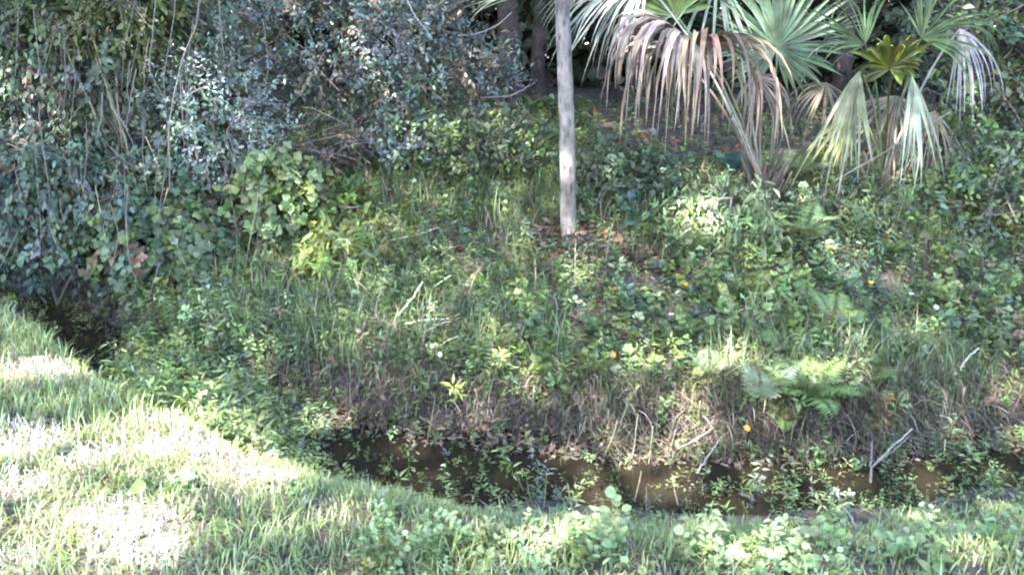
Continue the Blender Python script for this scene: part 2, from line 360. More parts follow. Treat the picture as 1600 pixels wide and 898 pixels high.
P = scat(2000, -.5, 4, 1.9, 3.2); P = P[(P[:, 1] < it(P[:, 0], NE)+.05)&(noise(P, 3) > -.4)&(np.hypot((P[:, 0]-bare[0])/.5, (P[:, 1]-bare[1])/.2) > 1)]
scatter_sprigs(m, ['round', 'ov'], P, rng.uniform(.26, .55, len(P)), .3, lambda P: col_mix(P, [(BK1, 3), (G_MID*1.6, 2), (G_YEL, 1)]))
tag(m.build('bank_weeds', M_leaf), 'low pale green broad-leaved ground cover on the near bank', 'ground cover', kind='stuff')

# weeds standing in and along the ditch (stuff)
m = MB(); P = np.concatenate([scat(9000, -5, 6, 3, 8.5), scat(4000, -2.6, -1.0, 3, 6), scat(100, 1.1, 3.5, 3, 5)]); wn, wf = it(P[:, 0], WN), it(P[:, 0], WF); inw = (P[:, 1] > wn-.2)&(P[:, 1] < wf+.05)
xp, yp = px_of(P)
openw = ((np.abs(xp-690) < 170)&(P[:, 1] > wn+.02))|((np.abs(xp-940) < 160)&(P[:, 1] > wn-.05))|((np.abs(xp-140) < 55))|((np.abs(xp-1130) < 90)&(P[:, 1] < wn+.2))
mid_ = (xp > 190)&(xp < 480); inw |= mid_&(P[:, 1] > wn-.4)&(P[:, 1] < wf+.4)
keep = inw&(~openw|(rng.random(len(P)) < .5)); P = P[keep]; P[:, 2] = np.maximum(P[:, 2], -.45)
xp, yp = px_of(P); q = np.where((xp > 190)&(xp < 420), 1.0, np.where(xp > 1150, .62, .62))
scatter_sprigs(m, ['ov', 'lan', 'el'], P, q*rng.uniform(.4, 1, len(P)), .5, lambda P: col_mix(P, [(G_PALE*1.2, 3), (G_GREY, .5), (G_MID*1.4, 3)]))
tag(m.build('ditch_weeds', M_leaf), 'small green weeds growing out of the shallow ditch water', 'water weeds', kind='stuff')

# ------------------------------------------------------------ far slope cover (stuff)
m = MB(); P = scat(30000, -6.5, 7.5, 4.3, 11.5); bt = it(P[:, 0], WF)+.2; d = P[:, 1]-bt
xp, yp = px_of(P)
keep = (d > 0)&(rng.random(len(P)) < .95-.35*(P[:, 1] > 8.5)-.5*((P[:, 1]-.25*noise(P, 2) > 8.1)&(P[:, 0] > .9))); tb = gp(888, 366)
keep &= ~((np.hypot((P[:, 0]-tb[0])/.36, (P[:, 1]-tb[1]+.15)/.32) < 1)&(rng.random(len(P)) < .72))
lt = gp(1010, 410); keep &= ~((np.hypot(P[:, 0]-lt[0], P[:, 1]-lt[1]) < .17)&(rng.random(len(P)) < .8))
P = P[keep]
scatter_sprigs(m, ['ov', 'lan', 'el', 'lobe'], P, rng.uniform(.34, .82, len(P))*np.where(noise(P, 1.9) > .6, 1.25, 1), .45,
               lambda P: col_mix(P, [(G_BLUE*1.5, 1.5), (G_MID*1.3, 4), (G_PALE*1.05, 3), (G_DARK*1.8, .8), (G_YEL*.8, .9), (BROWN*1.2, .4)]), 1.0)
tag(m.build('slope_ground_cover', M_leaf), 'dense mixed green ground cover on the far slope', 'ground cover', kind='stuff')
# long rank grass in the cover
m = MB(); P = scat(60000, -6, 7, 4.4, 9.5); bt = it(P[:, 0], WF)+.15; P = P[(P[:, 1] > bt)&(noise(P, 1.3) > -.3)&((P[:, 1] < 8)|(P[:, 0] < .9))]; P = P[np.hypot((P[:, 0]-tb[0])/.38, (P[:, 1]-tb[1]+.15)/.28) > 1]; N = len(P)
C = jit(G_MID*1.1, N); k = rng.random(N) < .3; C[k] = jit(G_PALE, k.sum()); k = rng.random(N) < .2; C[k] = jit(STRAW*.7, k.sum())
blades(m, P, rng.uniform(.12, .38, N), rng.uniform(.003, .008, N), rng.uniform(0, 6.283, N), np.abs(rng.normal(.3, .25, N)), rng.uniform(.5, 2.3, N), C)
tag(m.build('slope_grass', M_grass), 'long rank grass blades among the slope weeds', 'grass', kind='stuff')
# dead overhang on the cut bank
m = MB(); N = 38000; x = rng.uniform(-6, 7, N); y = it(x, WF)+rng.uniform(-.05, .45, N); P = np.stack([x, y, terr(x, y)+rng.uniform(-.02, .1, N)], 1)
xp, yp = px_of(P); P = P[((noise(P, 2.6) > -.15)|(rng.random(N) < .4))&((xp < 190)|(xp > 560)|(rng.random(N) < .2))]; N = len(P); C = jit(np.array((.115, .083, .064)), N, .4, .08); k = rng.random(N) < .10; C[k] = jit(STRAW, k.sum())
k = rng.random(N) < .25; C[k] = jit(G_MID, k.sum())
blades(m, P, rng.uniform(.08, .26, N), rng.uniform(.002, .006, N), rng.normal(-1.57, .6, N), rng.normal(.9, .35, N), rng.uniform(.6, 2.2, N), C)
tag(m.build('dead_grass_overhang', M_dead), 'grey brown dead grass and roots hanging over the cut bank', 'dead grass', kind='stuff')
m = MB(); P = scat(11000, -6, 7, 4, 9); d = P[:, 1]-it(P[:, 0], WF); P = P[(d > .05)&(d < .7)&(rng.random(len(P)) < .4+.55*((noise(P, 2.3) > 0)))]
scatter_sprigs(m, ['ov', 'lan', 'el'], P, rng.uniform(.35, .9, len(P)), .6, lambda P: col_mix(P, [(G_MID*1.2, 3), (G_PALE, 2), (G_YEL, .6)]))
tag(m.build('cut_bank_weeds', M_leaf), 'green weeds trailing over the cut far bank', 'ground cover', kind='stuff')
m = MB(); 
for k in range(260):
    x = rng.uniform(-1.6, 3.6); y = float(it(x, WF))+rng.uniform(-.02, .3); p = np.array([x, y, th(x, y)+.03]); pts = [p]
    d = np.array([rng.normal(0, .6), -1, -.2])
    for q in range(5):
        d = nz(d+rng.normal(0, .5, 3)*[1, .6, .2]+[0, 0, -.1]); p = p+d*rng.uniform(.02, .06); p[2] = max(p[2], th(p[0], p[1])+.004) if q < 3 else p[2]; pts.append(p.copy())
    m.tube(np.array(pts), np.linspace(rng.uniform(.002, .006), .0012, 6), jit(np.array((.10, .075, .06)), 1, .3)[0], 4)
tag(m.build('exposed_roots', M_wood), 'fine brown roots hanging out of the cut far bank', 'roots', kind='stuff')
m = MB(); x = rng.uniform(-2, 4, 5200); y = it(x, WF)+rng.uniform(-.15, .5, 5200); P = np.stack([x, y, terr(x, y)], 1); P[:, 2] = np.maximum(P[:, 2], -.42)+.008; N = len(P)
m.inst(L_el, P, rnd_rot(N, .7), rng.uniform(.015, .06, N), jit(np.array((.10, .072, .052)), N, .45, .1))
ico = np.array([(0, 0, 1.), (1, 0, 0), (0, 1, 0), (-1, 0, 0), (0, -1, 0), (0, 0, -1)]); icf = np.array([(0, 1, 2), (0, 2, 3), (0, 3, 4), (0, 4, 1), (5, 2, 1), (5, 3, 2), (5, 4, 3), (5, 1, 4)])
x = rng.uniform(-2, 4, 2600); y = it(x, WF)+rng.uniform(-.1, .35, 2600); P = np.stack([x, y, terr(x, y)], 1); N = len(P)
m.inst((ico, icf, np.ones((6, 3))), P, rnd_rot(N, 1), rng.lognormal(-4.4, .5, N), jit(np.array((.05, .038, .03)), N, .3))
tag(m.build('bank_debris', M_dead), 'crumbled soil and dead leaf bits on the cut far bank', 'debris', kind='stuff')
# leaf litter
m = MB(); P = scat(9000, -6, 7, 4.4, 11); P = P[P[:, 1] > it(P[:, 0], WF)+.1]
q = tb+np.stack([rng.normal(0, .2, 700), rng.normal(-.12, .15, 700), np.zeros(700)], 1); q2 = lt+np.stack([rng.normal(0, .13, 250), rng.normal(0, .13, 250), np.zeros(250)], 1)
P = np.concatenate([P, q, q2]); P[:, 2] = terr(P[:, 0], P[:, 1])+.02; N = len(P); C = jit(BROWN*1.1, N, .4, .12); k = rng.random(N) < .3; C[k] = jit(RED, k.sum(), .4)
m.inst(L_el, P, rnd_rot(N, .6), rng.uniform(.04, .10, N), C)
tag(m.build('leaf_litter', M_dead), 'brown and red fallen leaves under the slope plants', 'leaf litter', kind='stuff')
# straw, sticks and dead stems lying on the mud and floating leaves
m = MB(); N = 5000; P = scat(N, -1.5, 3.8, 2.7, 4.8); wn, wf = it(P[:, 0], WN), it(P[:, 0], WF)
P = P[(P[:, 1] > wn-.35)&(P[:, 1] < wf+.1)]; P[:, 2] = np.maximum(P[:, 2], -.42)+.006; P = P[noise(P, 5) > .25]; N = len(P)
k1 = rng.random(N) < .35; m.inst(L_el, P[k1], rnd_rot(k1.sum(), .12), rng.uniform(.012, .035, k1.sum()), jit(np.array((.17, .14, .09)), k1.sum(), .5))
k1 = ~k1&(P[:, 1] < it(P[:, 0], WN)+.05); n1 = k1.sum()
blades(m, P[k1], rng.uniform(.04, .16, n1), rng.uniform(.002, .005, n1), rng.uniform(0, 6.28, n1), rng.uniform(1.2, 1.6, n1), rng.uniform(-.2, .4, n1), jit(STRAW*.8, n1, .4))
tag(m.build('floating_debris', M_dead), 'small dead leaves and straw on the ditch water and mud', 'debris', kind='stuff')

# ------------------------------------------------------------ shrubs
def curve(a, b, sag=0, n=7, wob=.03):
    t = np.linspace(0, 1, n)[:, None]; p = a*(1-t)+b*t; p[:, 2] += sag*np.sin(np.pi*t[:, 0]); w_ = rng.normal(0, wob, (n, 3)); w_[0] = w_[-1] = 0
    return p+w_
def shrub(name, label, cat, cen, rad, ncl, T, ls, cols, mat=M_leaf, droop=0., nst=9, group=None, base=None, nl=18, tw=.26, gap=-.55, stemcol=(.16, .13, .11), inner=.5):
    cen = np.array(cen, float); rad = np.array(rad, float)
    if base is None: base = np.array([cen[0], cen[1]+rad[1]*.2, th(cen[0], cen[1]+rad[1]*.2)])
    e = thing(name, label, cat, base, group)
    u = nz(rng.normal(size=(ncl, 3))); rr = rng.uniform(inner, 1, (ncl, 1))**.6*(1+.28*noise(u*1.5+cen, 2.2)[:, None])
    c = cen+u*rad*rr; c = c[noise(c, 3.2) > gap]; g_ = terr(c[:, 0], c[:, 1]); c = c[c[:, 2] > g_+.06]; n = len(c)
    if n == 0: return e
    ou = nz((c-cen)/rad)
    td = nz(ou*.8+rng.normal(0, .45, (n, 3))+np.array([0, -.15, .35-1.5*droop])); tl = tw*rng.uniform(.6, 1.3, (n, 1))
    b = MB(); f = MB()
    for k in range(nst):
        tgt = c[rng.integers(0, n)]; b.tube(curve(base+rng.normal(0, .06, 3)*[1, 1, 0], tgt, .1, 9, .04), np.linspace(.018, .004, 9), jit(np.array(stemcol), 1, .2)[0], 4)
    for k in range(n):
        if k % 2 == 0: b.tube(np.stack([c[k]-td[k]*tl[k]*.6, c[k]+td[k]*tl[k]*.4+[0, 0, .01], c[k]+td[k]*tl[k]]), [.004, .003, .0012], jit(np.array(stemcol), 1, .25)[0], 3)
    t = rng.uniform(-.35, 1, (n, nl)); Pp = c[:, None]+td[:, None]*tl[:, None]*t[..., None]+rng.normal(0, .025, (n, nl, 3))
    dd = td[:, None]*.7+rng.normal(0, .65, (n, nl, 3))+np.array([0, 0, -.9*droop])
    nrm = ou[:, None]*.55+np.array([0, -.35, .75])+rng.normal(0, .45, (n, nl, 3))
    cc = col_mix(c, cols)[:, None]*rng.lognormal(0, .2, (n, nl, 1))
    f.inst(T, Pp.reshape(-1, 3), frame(dd.reshape(-1, 3), nrm.reshape(-1, 3)), ls*rng.uniform(.6, 1.25, n*nl), cc.reshape(-1, 3))
    b.build('branches', M_wood, e, base); f.build('foliage', mat, e, base)
    return e
GG = [(G_GREY*.95, 4), (G_BLUE*.85, 2), (BROWN, .5)]
shrub('shrub', 'wide grey-green small-leaved shrub overhanging the slope left of the slender trunk', 'shrub', pp(540, 45, 8.4), (1.3, .8, .75), 1350, L_el, .052, GG, M_gloss, .1, 16, nl=20)
shrub('shrub', 'lower spray of the grey-leaved shrubbery reaching right to the dark forest gap', 'shrub', pp(735, 120, 8.6), (.42, .4, .28), 150, L_el, .055, GG, M_gloss, .1, 6)
VC = [(G_BLUE*.8, 4), (G_MID*.6, 2), (G_GREY*.8, 1.5), (G_DARK*1.2, 1.5), (BROWN*.8, .9)]
shrub('vine_thicket', 'tall vine-draped thicket filling the upper left corner', 'thicket', pp(110, 90, 7.6), (1.35, .7, .95), 1000, L_ov, .062, VC, M_leaf, .7, 14)
shrub('vine_thicket', 'teal-green leafy thicket hanging at the left edge above the ditch', 'thicket', pp(60, 300, 7.0), (.95, .5, .55), 560, L_ov, .06, [(np.array((.042, .066, .052)), 4), (G_BLUE*.8, 2), (G_GREY*.8, 1), (BROWN*.8, .7)], M_leaf, .8, 10)
shrub('vine_thicket', 'broad-leaved vine clump hanging between the ditch and the yellow-green bush', 'thicket', pp(255, 370, 6.9), (.62, .4, .38), 360, L_lobe, .065, [(G_BLUE*.9, 3), (G_MID*.8, 2), (BROWN*.8, .6)], M_leaf, .9, 8)
shrub('shrub', 'small-leaved glossy shrub with sunlit leaves beside the hanging vines', 'shrub', pp(335, 190, 7.2), (.42, .3, .60), 300, L_el, .045, [(G_GREY*1.4, 3), (G_BLUE*1.2, 1)], M_gloss, .2, 8)
shrub('shrub', 'dark thicket outside the vine wall past the left end of the ditch', 'shrub', (-6.3, 9.3, 1.3), (1.7, 1.1, 1.5), 420, L_ov, .085, VC, M_leaf, .4, 10)
shrub('shrub', 'dark brownish understorey shrub below the grey-leaved shrub', 'shrub', pp(430, 235, 7.9), (.8, .35, .3), 150, L_el, .055, [(G_DARK*1.3, 2), (BROWN, 1.5)], M_leaf, .3, 14)
shrub('shrub', 'olive shrub at the top left behind the hanging vines', 'shrub', pp(170, -30, 7.1), (.55, .3, .45), 220, L_ov, .06, [(G_YEL*.32, 2), (G_MID*.5, 3)], M_leaf, .5, 6)
shrub('shrub', 'dark blue-green glossy shrub at the upper right edge behind the palms', 'shrub', pp(1560, 60, 9.0), (.95, .6, 1.0), 520, L_el, .06, [(G_BLUE*.5, 3), (G_DARK*.8, 2), (G_GREY*.6, .6)], M_gloss, .1, 10)
shrub('shrub', 'low dark green shrub on the slope at the right edge of the view', 'shrub', pp(1550, 330, 7.0), (.75, .5, .38), 330, L_ov, .055, [(G_MID*.9, 3), (G_BLUE, 2)], M_leaf, .1, 8)
shrub('shrub', 'wide leafy shrub beyond the right edge on the slope', 'shrub', (5.2, 8.0, 1.2), (1.4, 1.2, 1.2), 420, L_ov, .08, [(G_MID*.8, 3), (G_BLUE, 2)], M_leaf, .1, 8)
shrub('bush', 'yellow-green bush with lobed leaves right of the vine wall', 'bush', pp(432, 315, 6.9), (.30, .22, .30), 120, L_lobe, .07, [(G_PALE*.9, 3), (G_MID, 1.6)], M_leaf, .1, 5, 'light green bushes on the slope', tw=.15)
shrub('bush', 'bright yellow-green narrow-leaved bush left of the centre of the slope', 'bush', pp(528, 400, 6.3), (.24, .2, .22), 70, L_lan, .10, [(G_YEL*.85, 2), (G_PALE*.9, 2)], M_leaf, .2, 5, 'light green bushes on the slope', tw=.15)
shrub('bush', 'yellowish bush on the slope just above the middle of the bank', 'bush', pp(530, 330, 7.0), (.24, .2, .18), 60, L_ov, .07, [(G_YEL*.7, 2), (G_MID, 2)], M_leaf, .2, 5, 'light green bushes on the slope', tw=.15)
shrub('bush', 'pale leafy bush under the grey-leaved shrub with a sunlit top', 'bush', pp(640, 215, 8.1), (.38, .25, .22), 120, L_ov, .055, [(G_PALE, 2), (G_GREY*1.3, 2)], M_leaf, .1, 5, 'light green bushes on the slope', tw=.18)
shrub('bush', 'dark round-topped bush right of the slender trunk under the dead palm frond', 'bush', pp(980, 290, 7.0), (.42, .3, .30), 160, L_ov, .06, [(G_DARK*1.6, 3), (G_BLUE, 2)], M_leaf, .1, 5, 'dark bushes on the slope', tw=.18)
shrub('bush', 'dark leafy bush left of the slender trunk', 'bush', pp(770, 235, 7.7), (.45, .3, .26), 160, L_ov, .055, [(G_DARK*1.8, 3), (G_MID, 2)], M_leaf, .1, 5, 'dark bushes on the slope', tw=.18)
shrub('bush', 'feathery pale green bush right of centre, below the fan palms', 'bush', pp(1125, 350, 6.5), (.42, .25, .26), 200, L_lan, .075, [(G_PALE*1.1, 3), (G_MID, 1)], M_leaf, .4, 5, 'light green bushes on the slope', tw=.2)
shrub('bush', 'mid green bush between the fern and the right palm', 'bush', pp(1330, 330, 6.8), (.36, .25, .25), 130, L_lan, .06, [(G_MID, 3), (G_GREY, 2)], M_leaf, .3, 5, 'dark bushes on the slope', tw=.18)

# ------------------------------------------------------------ trees
def tree(label, base, top, r0, r1, crown, group=None, bark=(.22, .19, .18), ncl=240, lcol=G_DARK*1.5, ls=.12, wob=.02, lean_pts=None, nl=22):
    base = np.array(base, float); e = thing('tree', label, 'tree', base, group); top = np.array(top, float)
    t = MB(); n = 24
    pts = curve(base-[0, 0, .1], top, 0, n, 0) if lean_pts is None else np.stack([np.interp(np.linspace(0, 1, n), np.linspace(0, 1, len(lean_pts)), np.array(lean_pts)[:, k]) for k in range(3)], 1)
    q = np.linspace(0, 1, n); pts[1:, 0] += wob*np.sin(q[1:]*5+base[0])*q[1:]; rad = r0+(r1-r0)*q+.28*r0*np.exp(-q*n/1.3)
    t.tube(pts, rad*(1+.03*np.sin(np.arange(n)*2.1)), bark, 14); t.build('trunk', M_bark, e, base)
    cc, cr = np.array(crown[0], float), np.array(crown[1], float); lm = MB(); f = MB()
    u = nz(rng.normal(size=(ncl, 3))); c = cc+u*cr*rng.uniform(.35, 1, (ncl, 1))*(1+.25*noise(u+cc, 3)[:, None])
    for k in range(14):
        s_ = pts[rng.integers(int(n*.55), n)]; lm.tube(curve(s_, c[rng.integers(0, ncl)], .15, 7, .05), np.linspace(r1*.6, .006, 7), bark, 5)
    lm.build('limbs', M_wood, e, base)
    P = (c[:, None]+rng.normal(0, .17, (ncl, nl, 3))).reshape(-1, 3); M_ = len(P)
    f.inst(L_simple, P, frame(rng.normal(size=(M_, 3)), rng.normal(size=(M_, 3))*.6+[0, 0, .8]), ls*rng.uniform(.6, 1.3, M_), jit(lcol, M_)); f.build('crown', M_leaf, e, base)
    return e
# the slender grey trunk in the middle of the slope
Y0 = tb[1]
lp = [tb-[0, 0, .1], pp(888, 340, Y0), pp(886, 200, Y0-.02), pp(882, 90, Y0-.02), pp(878, 0, Y0), pp(872, -250, Y0)+[0, 0, .0], pp(868, -420, Y0+.3)]
tk = tree('slender straight pale grey trunk rising from red leaf litter in mid slope', tb, lp[-1], .062, .047, ((tb[0]-.1, Y0+.6, 5.6), (1.3, 1.3, .9)), bark=(.088, .076, .070), ncl=90, wob=0, lean_pts=lp)
for a, b in [(880, 145), (892, 205), (884, 262), (876, 60)]:   # branch scars
    p = pp(a, b, Y0-.05); m = MB(); m.tube([p+[0, .03, 0], p, p+[0, -.012, -.004]], [.020, .016, .008], (.05, .042, .04), 8); m.build('branch_scar', M_wood, tk, tb)
LT = []
for i, (px, Y, r_, lab) in enumerate([(720, 11.5, .09, 'dark forest tree behind the end of the grey-leaved shrub'), (800, 11.2, .14, 'thick dark brown trunk in the forest gap left of the slender grey trunk'),
        (838, 12.6, .10, 'thin dark trunk just behind the slender grey trunk'), (1000, 12.5, .09, 'dark trunk hidden behind the dead palm frond'), (1320, 11.4, .11, 'brown trunk standing between the two green fan palms'),
        (1490, 12.2, .12, 'dark trunk behind the right palm'), (1600, 13, .1, 'dark trunk at the far right edge'), (640, 13, .1, 'dark tree hidden deep behind the grey shrub'), (300, 11, .12, 'dark reddish trunk behind the hanging vines'),
        (80, 11.5, .13, 'dark tree behind the vine thicket at far left')]):
    p = pp(px, 80, Y); b_ = np.array([p[0], Y, th(p[0], Y)])
    tree(lab, b_, b_+[rng.normal(0, .2), .3, 5.5], r_, r_*.6, ((b_[0], Y+.8, b_[2]+4.6), (2.2, 1.8, 1.5)), 'dark trees standing in the forest behind', (.025, .017, .016), 330, G_DARK*1.0, .15)
tree('unseen overhanging tree added to darken the upper right edge of the slope', (5.8, 9.6, th(5.8, 9.6)), (5.6, 9.5, 4.5), .1, .07, ((4.4, 8.8, 4.3), (2.3, 1.8, .9)), 'unseen trees added to shade the slope top', (.05, .04, .035), 300, G_DARK*1.5, .12)  # this tree and the next: out-of-view crowns added to darken the slope top
tree('unseen overhanging tree added to darken the ground behind the grey-leaved shrub', (-1.2, 10.4, th(-1.2, 10.4)), (-1.2, 10.2, 4.8), .1, .07, ((-.8, 9.8, 4.5), (2.4, 1.4, .9)), 'unseen trees added to shade the slope top', (.05, .04, .035), 300, G_DARK*1.5, .12)
# dead brown tangle under the left thickets
m = MB(); N = 5200; x = rng.uniform(-5.5, -2.5, N); y = it(x, WF)+rng.uniform(.1, .9, N); P = np.stack([x, y, terr(x, y)+rng.uniform(.0, .5, N)*np.clip((-x-.6)/2, 0, 1)], 1)
P = P[noise(P, 2.0) > -.3]; N = len(P)
blades(m, P, rng.uniform(.08, .3, N), rng.uniform(.002, .005, N), rng.uniform(0, 6.28, N), rng.normal(1.3, .5, N), rng.uniform(-1.5, 1.8, N), jit(np.array((.095, .068, .062)), N, .35))
tag(m.build('dead_tangle', M_dead), 'purplish brown tangle of dead stems below the left thickets', 'dead stems', kind='stuff')
# distant forest mass (stuff): understorey leaves
m = MB(); N = 170000; P = np.stack([rng.uniform(-18, 18, N), rng.uniform(10.3, 20, N)**1.0, np.zeros(N)], 1); P[:, 2] = terr(P[:, 0], P[:, 1])+rng.uniform(0, 1, N)**1.1*6.5
P = P[noise(P, .9)+.5*noise(P, 2.6) > -.2+(P[:, 1] < 12)*.5-(P[:, 1] > 15)*2]; N = len(P)
m.inst(L_simple, P, frame(rng.normal(size=(N, 3)), rng.normal(size=(N, 3))+[0, -.3, .6]), rng.uniform(.07, .17, N)*np.where(P[:, 1] > 14, 2.6, 1), col_mix(P, [(G_DARK, 3), (BROWN*.35, 2), (G_BLUE*.45, 1)]))
tag(m.build('forest', M_leaf), 'dark tangled forest understorey behind the shrubs and palms', 'forest', kind='stuff')

# unseen trees added behind the camera to shade the ditch; crowns holed for sun
def added_shade_tree(label, base, h, regs):
    base = np.array(base, float); base[2] = th(base[0], base[1]); e = thing('added_shade_tree', label, 'tree', base)
    t = MB(); pts = curve(base-[0, 0, .2], base+[.2, .3, h], 0, 16, .05); t.tube(pts, np.linspace(.3, .12, 16), (.2, .17, .15), 12); t.build('trunk', M_bark, e, base)
    lm = MB(); f = MB(); P = regs
    for k in range(26):
        lm.tube(curve(pts[rng.integers(8, 16)], P[rng.integers(0, len(P))], .4, 8, .1), np.linspace(.07, .012, 8), (.2, .17, .15), 5)
    lm.build('limbs', M_wood, e, base); N = len(P)
    f.inst(L_simple, P, frame(rng.normal(size=(N, 3)), SUN*.8+rng.normal(size=(N, 3))*.6), rng.uniform(.17, .30, N), jit(G_MID, N)); f.build('crown', M_leaf, e, base)
N = 95000
T_ = np.stack([rng.uniform(-9, 9, N), rng.uniform(-.5, 24, N), 0*rng.random(N)], 1)
P = T_+SUN*rng.uniform(17, 20.5, (N, 1)); P = P[noise(T_, 1.1) + .8*noise(T_+5, 3.1) < 1.7]
for q, r_ in SUNP:
    w_ = P-q; a_ = w_@SUN; P = P[np.linalg.norm(w_-a_[:, None]*SUN, axis=1)*(1+.12*rng.normal(0, 1, len(P))) > (r_*.75+.085 if r_ > .04 else .09)]
k = P[:, 0]+.3*(P[:, 1]) < -6.5
added_shade_tree('unseen tall leafy tree added for shade behind the left side of the near bank', (-9.5, -6.5, 0), 14, P[k])
added_shade_tree('unseen tall leafy tree added for shade behind the near bank on the camera side', (-2.5, -7, 0), 14, P[~k])

# ------------------------------------------------------------ palms
def frond(parent, B, H, D, Nn, L, nseg=34, A=2.3, grav=.6, fused=.35, col=(.09, .14, .05), wid=.045, org=(0, 0, 0), mat=M_palm, pcol=None, label=None, sagp=.15, jitter=.06):
    B, H, D, Nn = [np.asarray(q, float) for q in (B, H, D, Nn)]; D = nz(D); X = nz(np.cross(D, Nn)); Nn = np.cross(X, D); m = MB(); ns = 9
    for i, ph in enumerate(np.linspace(-A, A, nseg)):
        ph += rng.normal(0, jitter); d = D*math.cos(ph)+X*math.sin(ph); l = L*(.72+.28*math.cos(ph*.8))*rng.uniform(.62 if jitter > .08 else .82, 1.1)
        p = H.copy(); s = nz(np.cross(d, Nn)); tw = rng.normal(0, .35 if jitter < .08 else 1.1); V = []
        g_ = grav*rng.uniform(.6, 1.5); side = rng.normal(0, .10 if jitter < .08 else .3, 3)
        for k in range(ns):
            t = k/(ns-1); w_ = wid*.5*min(1, .12+t/max(fused, .05)) if t < fused+.1 else wid*.5*(1-((t-fused)/(1-fused))**1.6)
            s2 = s*math.cos(tw*t)+Nn*math.sin(tw*t); fo = Nn*w_*.55
            V += [p-s2*w_+fo, p, p+s2*w_+fo]; gk = g_*max(0, t-fused*.6)
            d = nz(d+np.array([0, 0, -1.])*gk+side*.3*t); p = p+d*l/(ns-1); s = nz(np.cross(d, Nn)) if abs(np.dot(d, Nn)) < .95 else s
        F_ = []
        for k in range(ns-1):
            a = 3*k; F_ += [(a, a+1, a+4), (a, a+4, a+3), (a+1, a+2, a+5), (a+1, a+5, a+4)]
        m.add(V, F_, jit(np.array(col), 1, .2 if jitter < .08 else .35, .05)[0])
    o = m.build('frond', mat, parent, org, smooth=False)
    if label: o['label'] = label
    p_ = MB(); p_.tube(curve(B, H, sagp, 9, .004), np.linspace(.011, .007, 9), pcol if pcol is not None else np.array(col)*1.1, 6); p_.build('petiole', mat, o, None); o2 = o.children[0] if o.children else None
    return o
def fixpet(o, org):                   # petiole vertices were built in world space
    for c in o.children:
        me = c.data; n = len(me.vertices); a = np.zeros(n*3, np.float32); me.vertices.foreach_get('co', a); a = a.reshape(-1, 3)-np.asarray(org, np.float32); me.vertices.foreach_set('co', a.ravel()); me.update()
OL = (.10, .135, .05); PG = (.085, .12, .07); DEAD = (.22, .165, .14); GREYD = (.26, .245, .215); YG = (.085, .105, .015)
def palm(label, base, fronds):
    base = np.array(base, float); e = thing('fan_palm', label, 'palm', base)
    s = MB(); s.tube(curve(base-[0, 0, .08], base+[0, .02, .32], 0, 6, 0), [.12, .13, .12, .10, .08, .05], (.06, .045, .035), 10)
    for k in range(18):
        a = k*2.4; p0 = base+[math.cos(a)*.09, math.sin(a)*.09, .02*k*.8]; s.tube([p0, p0+[math.cos(a)*.04, math.sin(a)*.04, .09], p0+[math.cos(a)*.09, math.sin(a)*.09, .2]], [.022, .018, .008], (.07, .055, .04), 5)
    s.build('stem_base', M_wood, e, base)
    for kw in fronds:
        st = kw.pop('start', base+[0, 0, .25]); o = frond(e, st, org=base, **kw); fixpet(o, base)
    return e
# left palm: dead collapsed frond, pale frayed fronds
Ya = 6.9; bA = np.array([pp(1195, 200, Ya+.2)[0], Ya+.2, 0]); bA[2] = th(bA[0], bA[1])
palm('fan palm with a big collapsed pinkish brown dead frond right of the slender trunk', bA, [
    dict(H=pp(1070, 62, Ya-.3), D=(-.6, -.6, .42), Nn=(-.1, -.5, .85), L=1.15, nseg=44, A=1.4, grav=2.3, fused=.1, col=DEAD, wid=.046, label='dead pinkish brown frond collapsed over its stalk', jitter=.1),
    dict(H=pp(1095, 75, Ya-.25), D=(.12, -.75, .35), Nn=(.1, -.3, .9), L=1.25, nseg=30, A=1.4, grav=1.9, fused=.1, col=(.17, .12, .085), wid=.05, label='dead brown frond hanging straight down', jitter=.1),
    dict(H=pp(1035, 70, Ya+.1), D=(-.4, -.5, .1), Nn=(-.1, -.5, .85), L=.95, nseg=20, A=1.2, grav=1.5, fused=.1, col=(.13, .095, .07), wid=.03, label='older dark brown dead frond behind', jitter=.15),
    dict(H=pp(1180, 120, Ya+.2), D=(.3, -.2, -.6), Nn=(-.1, -.5, .85), L=.7, nseg=18, A=1.2, grav=1.0, fused=.1, col=(.12, .09, .07), wid=.022, label='thin dark dead frond', jitter=.15),
    dict(H=pp(1010, -25, Ya+.1), D=(-.9, -.35, -.1), Nn=(0, -.6, .8), L=.78, nseg=24, A=1.0, grav=.55, fused=.2, col=GREYD, wid=.022, label='bleached frayed dead frond'),
    dict(H=pp(1000, -50, Ya+.5), D=(-.8, .1, -.45), Nn=(0, -.8, .5), L=1.0, nseg=26, A=1.0, grav=.35, fused=.2, col=(.15, .17, .13), wid=.022),
    dict(H=pp(1055, 25, Ya+.25), D=(-.1, -.3, .6), Nn=(0, -.9, .3), L=.42, nseg=22, A=1.5, grav=.5, fused=.75, col=(.13, .17, .06), wid=.05, label='folded green young frond'),
    dict(H=pp(1120, -40, Ya+.3), D=(.3, -.2, -.9), Nn=(0, -.9, .3), L=.7, nseg=26, A=1.8, grav=.3, fused=.3, col=(.13, .16, .12), wid=.024),
    dict(H=pp(830, -10, Ya+1), D=(-.9, -.2, .1), Nn=(0, -.4, .9), L=.85, nseg=16, A=.8, grav=.2, fused=.2, col=(.15, .17, .12), wid=.022, start=pp(1080, -60, Ya+.8)),
])
Yb = 7.3; bB = np.array([pp(1208, 200, Yb)[0], Yb, 0]); bB[2] = th(bB[0], bB[1])
